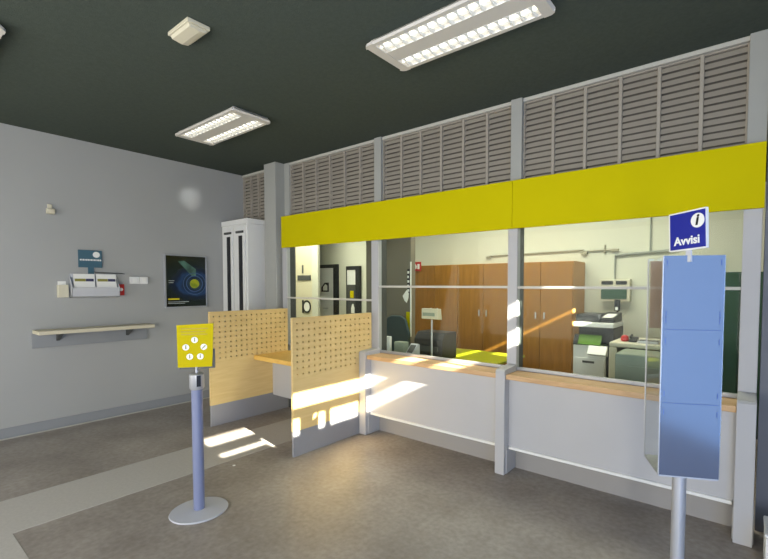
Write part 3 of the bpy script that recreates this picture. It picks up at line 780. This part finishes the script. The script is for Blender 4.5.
# pipes
b = MB((-2.4, 5.88, 2.07)); b.tube((-3.23, 5.88, 2.06), (-1.80, 5.88, 2.085), 0.012, 8); b.box(-3.28, -3.2, 5.86, 5.898, 2.02, 2.06, 0.004)
tag(b.build('wall_conduit', mat('pipe_beige', (150, 146, 124))), 'thin beige conduit running above the wooden cabinets', 'conduit')
b = MB((-1.78, 5.88, 2.05)); b.box(-1.83, -1.75, 5.855, 5.898, 2.02, 2.07, 0.004); b.tube((-1.75, 5.88, 2.07), (-1.44, 5.88, 2.07), 0.010, 8); b.tube((-1.53, 5.885, 2.03), (-1.53, 5.885, 2.14), 0.012, 8); b.box(-1.46, -1.36, 5.86, 5.898, 2.05, 2.085, 0.003)
tag(b.build('wall_conduit', MATS['pipe_beige']), 'short conduit with junction boxes right of the cabinets', 'conduit')
b = MB((-1.1, 5.88, 2.0)); b.tube((-1.40, 5.88, 2.0), (-0.72, 5.88, 2.035), 0.018, 10); b.tube((-1.40, 5.88, 2.0), (-1.40, 5.88, 1.66), 0.011, 8); b.tube((-0.995, 5.885, 2.03), (-0.995, 5.885, 2.6), 0.010, 8)
tag(b.build('wall_conduit', mat('pipe_grey', (146, 150, 140))), 'thicker grey conduit above the electrical panel', 'conduit')
# electrical panel
O = (-1.38, 5.88, 1.55)
t = thing('electrical_panel', 'white electrical panel with dark windows on the office wall', 'electrical panel', O)
p = MB(O); p.box(-1.56, -1.20, 5.80, 5.898, 1.41, 1.69, 0.006); p.build('box', M_cream, t)
for x0, x1, z0, z1 in ((-1.54, -1.40, 1.625, 1.67), (-1.365, -1.235, 1.625, 1.67), (-1.545, -1.235, 1.44, 1.575)):
    p = MB(O); p.box(x0, x1, 5.79, 5.7995, z0, z1, 0.002); p.build('window', M_green if z0 < 1.5 else M_dark, t)
# copier
O = (-1.4, 5.1, 0)
t = thing('copier', 'white and black office copier beside the wooden cabinets', 'copier', O)
p = MB(O); p.box(-1.6, -1.245, 4.9, 5.36, 0.06, 0.94, 0.008); p.build('body', M_whitep, t)
p = MB(O); p.box(-1.24, -1.17, 4.92, 5.36, 0.0, 1.14, 0.004); p.box(-1.6, -1.24, 5.10, 5.36, 0.945, 1.14); p.build('side_case', M_dark, t)
for z0, z1 in ((0.60, 0.80), (0.36, 0.56), (0.12, 0.32)):
    d = MB(O); d.box(-1.59, -1.255, 4.888, 4.899, z0, z1, 0.004); d = d.build('paper_drawer', M_whitep, t)
    h = MB(O); h.box(-1.49, -1.36, 4.88, 4.8875, z1 - 0.055, z1 - 0.03, 0.002); h.build('handle', M_darkgrey, d)
p = MB(O); p.quadbox([(-1.545, 4.885, 0.955), (-1.30, 4.885, 0.955), (-1.30, 4.95, 1.055), (-1.545, 4.95, 1.055)], 0.02); p.build('control_panel', M_screen, t)
p = MB(O); p.quadbox([(-1.60, 4.885, 0.95), (-1.55, 4.885, 0.95), (-1.55, 4.95, 1.055), (-1.60, 4.95, 1.055)], 0.02); p.build('key_pad', M_dark, t)
p = MB(O); p.prism([(4.80, 0.86), (4.88, 0.945), (4.90, 0.945), (4.90, 0.83)], 'x', -1.42, -1.22, 0.004); p.build('output_tray', M_whitep, t)
p = MB(O); p.box(-1.60, -1.17, 4.9, 5.36, 1.145, 1.195, 0.006); p.build('scanner_bed', M_whitep, t)
p = MB(O); p.box(-1.60, -1.34, 4.97, 5.36, 1.197, 1.285, 0.01); p.prism([(4.99, 1.2), (5.34, 1.2), (5.34, 1.30), (4.99, 1.24)], 'x', -1.34, -1.18, 0.006); p.build('document_feeder', M_dark, t)
b = MB((-1.3, 5.0, 1.25)); b.quadbox([(-1.325, 5.03, 1.253), (-1.215, 5.03, 1.253), (-1.20, 5.22, 1.2855), (-1.31, 5.22, 1.2855)], 0.002)
tag(b.build('loose_paper', M_paper), 'white sheet lying on the copier feeder', 'paper')
# dispenser stand
O = (-1.295, 5.6, 0)
t = thing('dispenser_stand', 'thin black stand with a black dispenser behind the copier', 'dispenser stand', O)
p = MB(O); p.lathe([(0.12, 0), (0.12, 0.012), (0.03, 0.02)], (-1.295, 5.6), 24); p.build('base', M_dark, t)
p = MB(O); p.lathe([(0.012, 0.015), (0.012, 1.30)], (-1.295, 5.6), 10); p.build('pole', M_dark, t)
p = MB(O); p.box(-1.325, -1.265, 5.56, 5.62, 1.30, 1.44, 0.008); hd = p.build('dispenser', M_dark, t)
p = MB(O); p.box(-1.31, -1.28, 5.553, 5.5595, 1.31, 1.35); p.build('nozzle', M_paper, hd)
p = MB(O); p.box(-1.43, -1.22, 5.54, 5.66, 1.245, 1.262, 0.003); p.build('tray', M_cream, t)
# low beige cabinet, grey box
O = (-0.8, 4.9, 0)
t = thing('low_cabinet', 'low beige open cabinet to the right of the copier', 'cabinet', O)
p = MB(O); p.box(-1.138, -1.06, 4.6, 5.2, 0, 0.985, 0.01); p.box(-0.48, -0.40, 4.6, 5.2, 0, 0.985, 0.01); p.build('side_panels', M_cream, t)
p = MB(O); p.box(-1.138, -0.40, 4.6, 5.2, 0.987, 1.035, 0.012); p.build('top', M_cream, t)
p = MB(O); p.box(-1.058, -0.482, 5.16, 5.19, 0, 0.985); p.build('back', M_darkgrey, t)
O = (-0.75, 4.4, 0)
t = thing('grey_printer', 'grey-green boxy printer standing in front of the beige cabinet', 'printer', O)
p = MB(O); p.box(-0.985, -0.55, 4.2, 4.58, 0.35, 0.985, 0.012); p.build('case', M_ggrey, t)
p = MB(O); p.box(-0.96, -0.57, 4.188, 4.1995, 0.62, 0.88, 0.004); p.build('front_cover', M_ggrey, t)
for x in (-0.96, -0.60):
    p = MB(O); p.box(x, x + 0.03, 4.24, 4.55, 0.0, 0.35); p.build('leg', M_darkgrey, t)
b = MB((-1.02, 4.75, 1.035)); b.lathe([(0.03, 1.036), (0.042, 1.05), (0.036, 1.085), (0.015, 1.10)], (-1.02, 4.75), 16); tag(b.build('red_stamp', M_red, None, True), 'small red stamp on the beige cabinet', 'stamp')
O = (-0.93, 4.75, 1.036)
l = thing('desk_telephone', 'small black telephone beside the red stamp', 'telephone', O)
p = MB(O); p.prism([(4.70, 1.036), (4.82, 1.036), (4.82, 1.085), (4.70, 1.055)], 'x', -0.975, -0.90, 0.004); p.build('case', M_dark, l)
p = MB(O); p.tube((-0.962, 4.715, 1.085), (-0.962, 4.81, 1.10), 0.011, 10); p.build('handset', M_dark, l)
O = (-0.80, 4.72, 1.036)
l = thing('calculator', 'pale desk calculator on the beige cabinet', 'calculator', O)
p = MB(O); p.box(-0.885, -0.70, 4.66, 4.80, 1.036, 1.06, 0.004); p.build('case', M_paper2, l)
p = MB(O)
for i in range(6):
    for j in range(3): p.box(-0.875 + i * 0.03, -0.855 + i * 0.03, 4.67 + j * 0.035, 4.695 + j * 0.035, 1.06, 1.066)
p.build('keys', M_darkgrey, l)
# dark green cabinet behind the notice stand
O = (-0.12, 5.7, 0)
t = thing('green_cabinet', 'dark green metal cabinet seen past the notice stand', 'cabinet', O)
p = MB(O); p.box(-0.42, 0.25, 5.62, 5.88, 0.0, 1.758, 0.006); p.build('body', M_green, t)
p = MB(O); p.box(-0.41, -0.09, 5.60, 5.619, 0.05, 1.74, 0.003); d = p.build('door', M_green, t)
p = MB(O); p.box(-0.08, 0.24, 5.60, 5.619, 0.05, 1.74, 0.003); d = p.build('door', M_green, t)
p = MB(O); p.box(-0.075, -0.055, 5.58, 5.5995, 1.0, 1.12, 0.003); p.build('handle', M_chrome, d)
# clerk desk and its things
O = (-3.0, 4.3, 0)
t = thing('clerk_desk', 'lime-topped clerk desk behind the middle screen', 'desk', O)
p = MB(O); p.box(-3.60, -2.2, 3.72, 4.93, 0.725, 0.75, 0.004); p.build('top', M_lime, t)
for x in (-3.56, -2.27):
    for y in (3.78, 4.83):
        p = MB(O); p.box(x, x + 0.04, y, y + 0.04, 0, 0.724); p.build('leg', M_alu, t)
O = (-2.87, 3.9, 0.75)
t = thing('customer_display', 'white customer display on a thin pole behind the middle screen', 'display', O)
p = MB(O); p.lathe([(0.06, 0.751), (0.06, 0.762), (0.015, 0.77)], (-2.868, 3.9), 20); p.build('base', M_cream, t)
p = MB(O); p.lathe([(0.010, 0.765), (0.010, 1.22)], (-2.868, 3.9), 10); p.build('pole', M_paper2, t)
p = MB(O); p.prism([(3.86, 1.23), (3.86, 1.345), (3.92, 1.345), (3.94, 1.22)], 'x', -2.985, -2.755, 0.005); hd = p.build('head', M_cream, t)
p = MB(O); p.box(-2.965, -2.80, 3.855, 3.8595, 1.262, 1.30); p.build('screen', M_ggrey, hd)
O = (-2.95, 4.05, 0.75)
t = thing('desk_printer', 'squat black printer on the clerk desk', 'printer', O)
p = MB(O); p.prism([(3.98, 0.751), (3.98, 0.98), (4.05, 1.06), (4.28, 1.06), (4.28, 0.751)], 'x', -3.19, -2.78, 0.012); p.build('case', M_dark, t)
p = MB(O); p.box(-3.13, -2.84, 3.965, 3.979, 0.84, 0.90, 0.003); p.build('paper_slot', M_darkgrey, t)
O = (-3.12, 3.86, 0.75)
t = thing('card_terminal', 'pale grey card terminal on the clerk desk', 'terminal', O)
p = MB(O); p.prism([(3.78, 0.751), (3.78, 0.81), (3.90, 0.93), (3.93, 0.92), (3.93, 0.751)], 'x', -3.17, -3.06, 0.006); p.build('case', M_paper2, t)
p = MB(O); p.quadbox([(-3.155, 3.80, 0.835), (-3.075, 3.80, 0.835), (-3.075, 3.88, 0.915), (-3.155, 3.88, 0.915)], 0.003); p.build('keypad', M_darkgrey, t)
b = MB((-3.28, 3.9, 0.75)); b.box(-3.365, -3.22, 3.82, 3.92, 0.751, 0.94, 0.008); tag(b.build('storage_box', M_ggrey), 'small grey box beside the pale card terminal', 'box')
b = MB((-3.45, 3.8, 0.75)); b.box(-3.47, -3.40, 3.78, 3.82, 0.751, 1.0, 0.003); tag(b.build('leaflet_box', M_paper), 'white upright leaflet box at the left edge of the middle screen', 'box')
# office chair behind the desk
O = (-3.89, 4.30, 0)
t = thing('office_chair', 'dark office chair with rounded back behind the middle screen', 'chair', O)
p = MB(O)
for k in range(5):
    a = 2 * PI * k / 5; p.tube((-3.89, 4.30, 0.08), (-3.89 + 0.28 * math.cos(a), 4.30 + 0.28 * math.sin(a), 0.05), 0.02, 8)
    p.lathe([(0.025, 0.0), (0.03, 0.03), (0.025, 0.06)], (-3.89 + 0.28 * math.cos(a), 4.30 + 0.28 * math.sin(a)), 10)
p.build('star_base', M_dark, t)
p = MB(O); p.lathe([(0.025, 0.08), (0.025, 0.42)], (-3.89, 4.30), 12); p.build('gas_column', M_dark, t)
p = MB(O); p.box(-4.12, -3.67, 4.08, 4.50, 0.42, 0.50, 0.03); p.build('seat', M_dark, t)
p = MB(O); p.prism([(-4.11, 0.66), (-3.69, 0.66), (-3.67, 0.95), (-3.74, 1.15), (-3.82, 1.19), (-3.99, 1.19), (-4.07, 1.15), (-4.13, 0.95)], 'y', 4.46, 4.51, 0.015); p.box(-3.92, -3.86, 4.49, 4.54, 0.45, 0.9); p.build('backrest', mat('chair_teal', (44, 62, 64), rough=0.7), t)
# small white unit at the very corner of the picture
O = (0.2, 3.1, 0)
t = thing('white_bin', 'white rounded bin of which only an edge shows in the lower corner', 'bin', O)
p = MB(O); p.box(0.108, 0.34, 3.0, 3.25, 0.0, 0.20, 0.012); p.build('body', M_whitep, t)
p = MB(O); p.box(0.104, 0.344, 2.996, 3.254, 0.201, 0.222, 0.008); p.build('lid', M_whitep, t)

# ================================================================== LIGHT
w = bpy.data.worlds.new('World'); scene.world = w; w.use_nodes = True
bg = w.node_tree.nodes['Background']
bg.inputs['Color'].default_value = (0.62, 0.76, 1.0, 1); bg.inputs['Strength'].default_value = 0.55

sun = bpy.data.lights.new('sun', 'SUN'); sun.energy = 45; sun.angle = math.radians(0.5); sun.color = (1.0, 0.93, 0.80)
so = bpy.data.objects.new('sun', sun); COL.objects.link(so)
so.rotation_euler = Vector((-1, 0.17, -0.51)).to_track_quat('-Z', 'Y').to_euler()

def area(name, loc, direction, sx, sy, energy, color, spread=PI):
    l = bpy.data.lights.new(name, 'AREA'); l.shape = 'RECTANGLE'; l.size = sx; l.size_y = sy; l.energy = energy; l.color = color
    l.spread = spread
    o = bpy.data.objects.new(name, l); COL.objects.link(o); o.location = loc
    o.rotation_euler = Vector(direction).to_track_quat('-Z', 'Y').to_euler()
    return o
area('window_daylight', (1.12, 0.4, 1.35), (-1, 0.0, 0), 2.0, 1.9, 52, (0.24, 0.48, 1.0))
area('door_daylight', (-2.5, -2.5, 1.6), (0, 1, -0.05), 6.0, 2.4, 150, (1.0, 0.96, 0.88))  # unseen fill lamp added behind the camera
area('shopfront_daylight', (1.12, -1.8, 1.1), (-1, 0.25, -0.05), 1.4, 2.0, 165, (1.0, 0.97, 0.90))  # neutral lamp added to brighten the left wall, no shopfront there
area('office_light', (-2.2, 4.6, 3.1), (0, 0, -1), 3.4, 0.8, 85, (1.0, 0.95, 0.80))  # unseen lamps added to light the back office
area('office_light', (-6.6, 4.6, 3.1), (0, 0, -1), 1.6, 0.6, 75, (1.0, 0.95, 0.80))

sp_l = bpy.data.lights.new('wall_glint', 'SPOT'); sp_l.energy = 120; sp_l.spot_size = math.radians(7.5); sp_l.spot_blend = 1.0; sp_l.color = (0.95, 1.0, 0.98); sp_l.shadow_soft_size = 0.05  # added spot imitating a soft glare on the left wall
spo = bpy.data.objects.new('wall_glint', sp_l); COL.objects.link(spo); spo.location = (-3.6, 2.2, 3.0)
spo.rotation_euler = (Vector((-6.15, 2.80, 2.79)) - spo.location).to_track_quat('-Z', 'Y').to_euler()

# ================================================================== CAMERA
cam = bpy.data.cameras.new('camera'); co = bpy.data.objects.new('camera', cam); COL.objects.link(co)
F, CX, CY, YAW, PITCH, ROLL = 430.4377, 430.2644, 303.568, -0.637903, -0.0410302, -0.0029688
fwd = Vector((math.sin(YAW) * math.cos(PITCH), math.cos(YAW) * math.cos(PITCH), math.sin(PITCH)))
rgt = Vector((math.cos(YAW), -math.sin(YAW), 0)); dwn = fwd.cross(rgt)
c_, s__ = math.cos(ROLL), math.sin(ROLL)
r2 = rgt * c_ + dwn * s__; d2 = dwn * c_ - rgt * s__
rm = Matrix((r2, -d2, -fwd)).transposed().to_4x4()
co.matrix_world = Matrix.Translation((0, 0, 1.6)) @ rm
cam.sensor_width = 36; cam.sensor_fit = 'HORIZONTAL'; cam.lens = F * 36 / 768
cam.shift_x = (384 - CX) / 768; cam.shift_y = (CY - 279.5) / 768
cam.clip_start = 0.02
scene.camera = co
scene.view_settings.view_transform = 'Standard'
scene.view_settings.look = 'None'
scene.view_settings.exposure = 0.2
scene.cycles.max_bounces = 8
scene.cycles.transparent_max_bounces = 16
scene.cycles.sample_clamp_indirect = 4
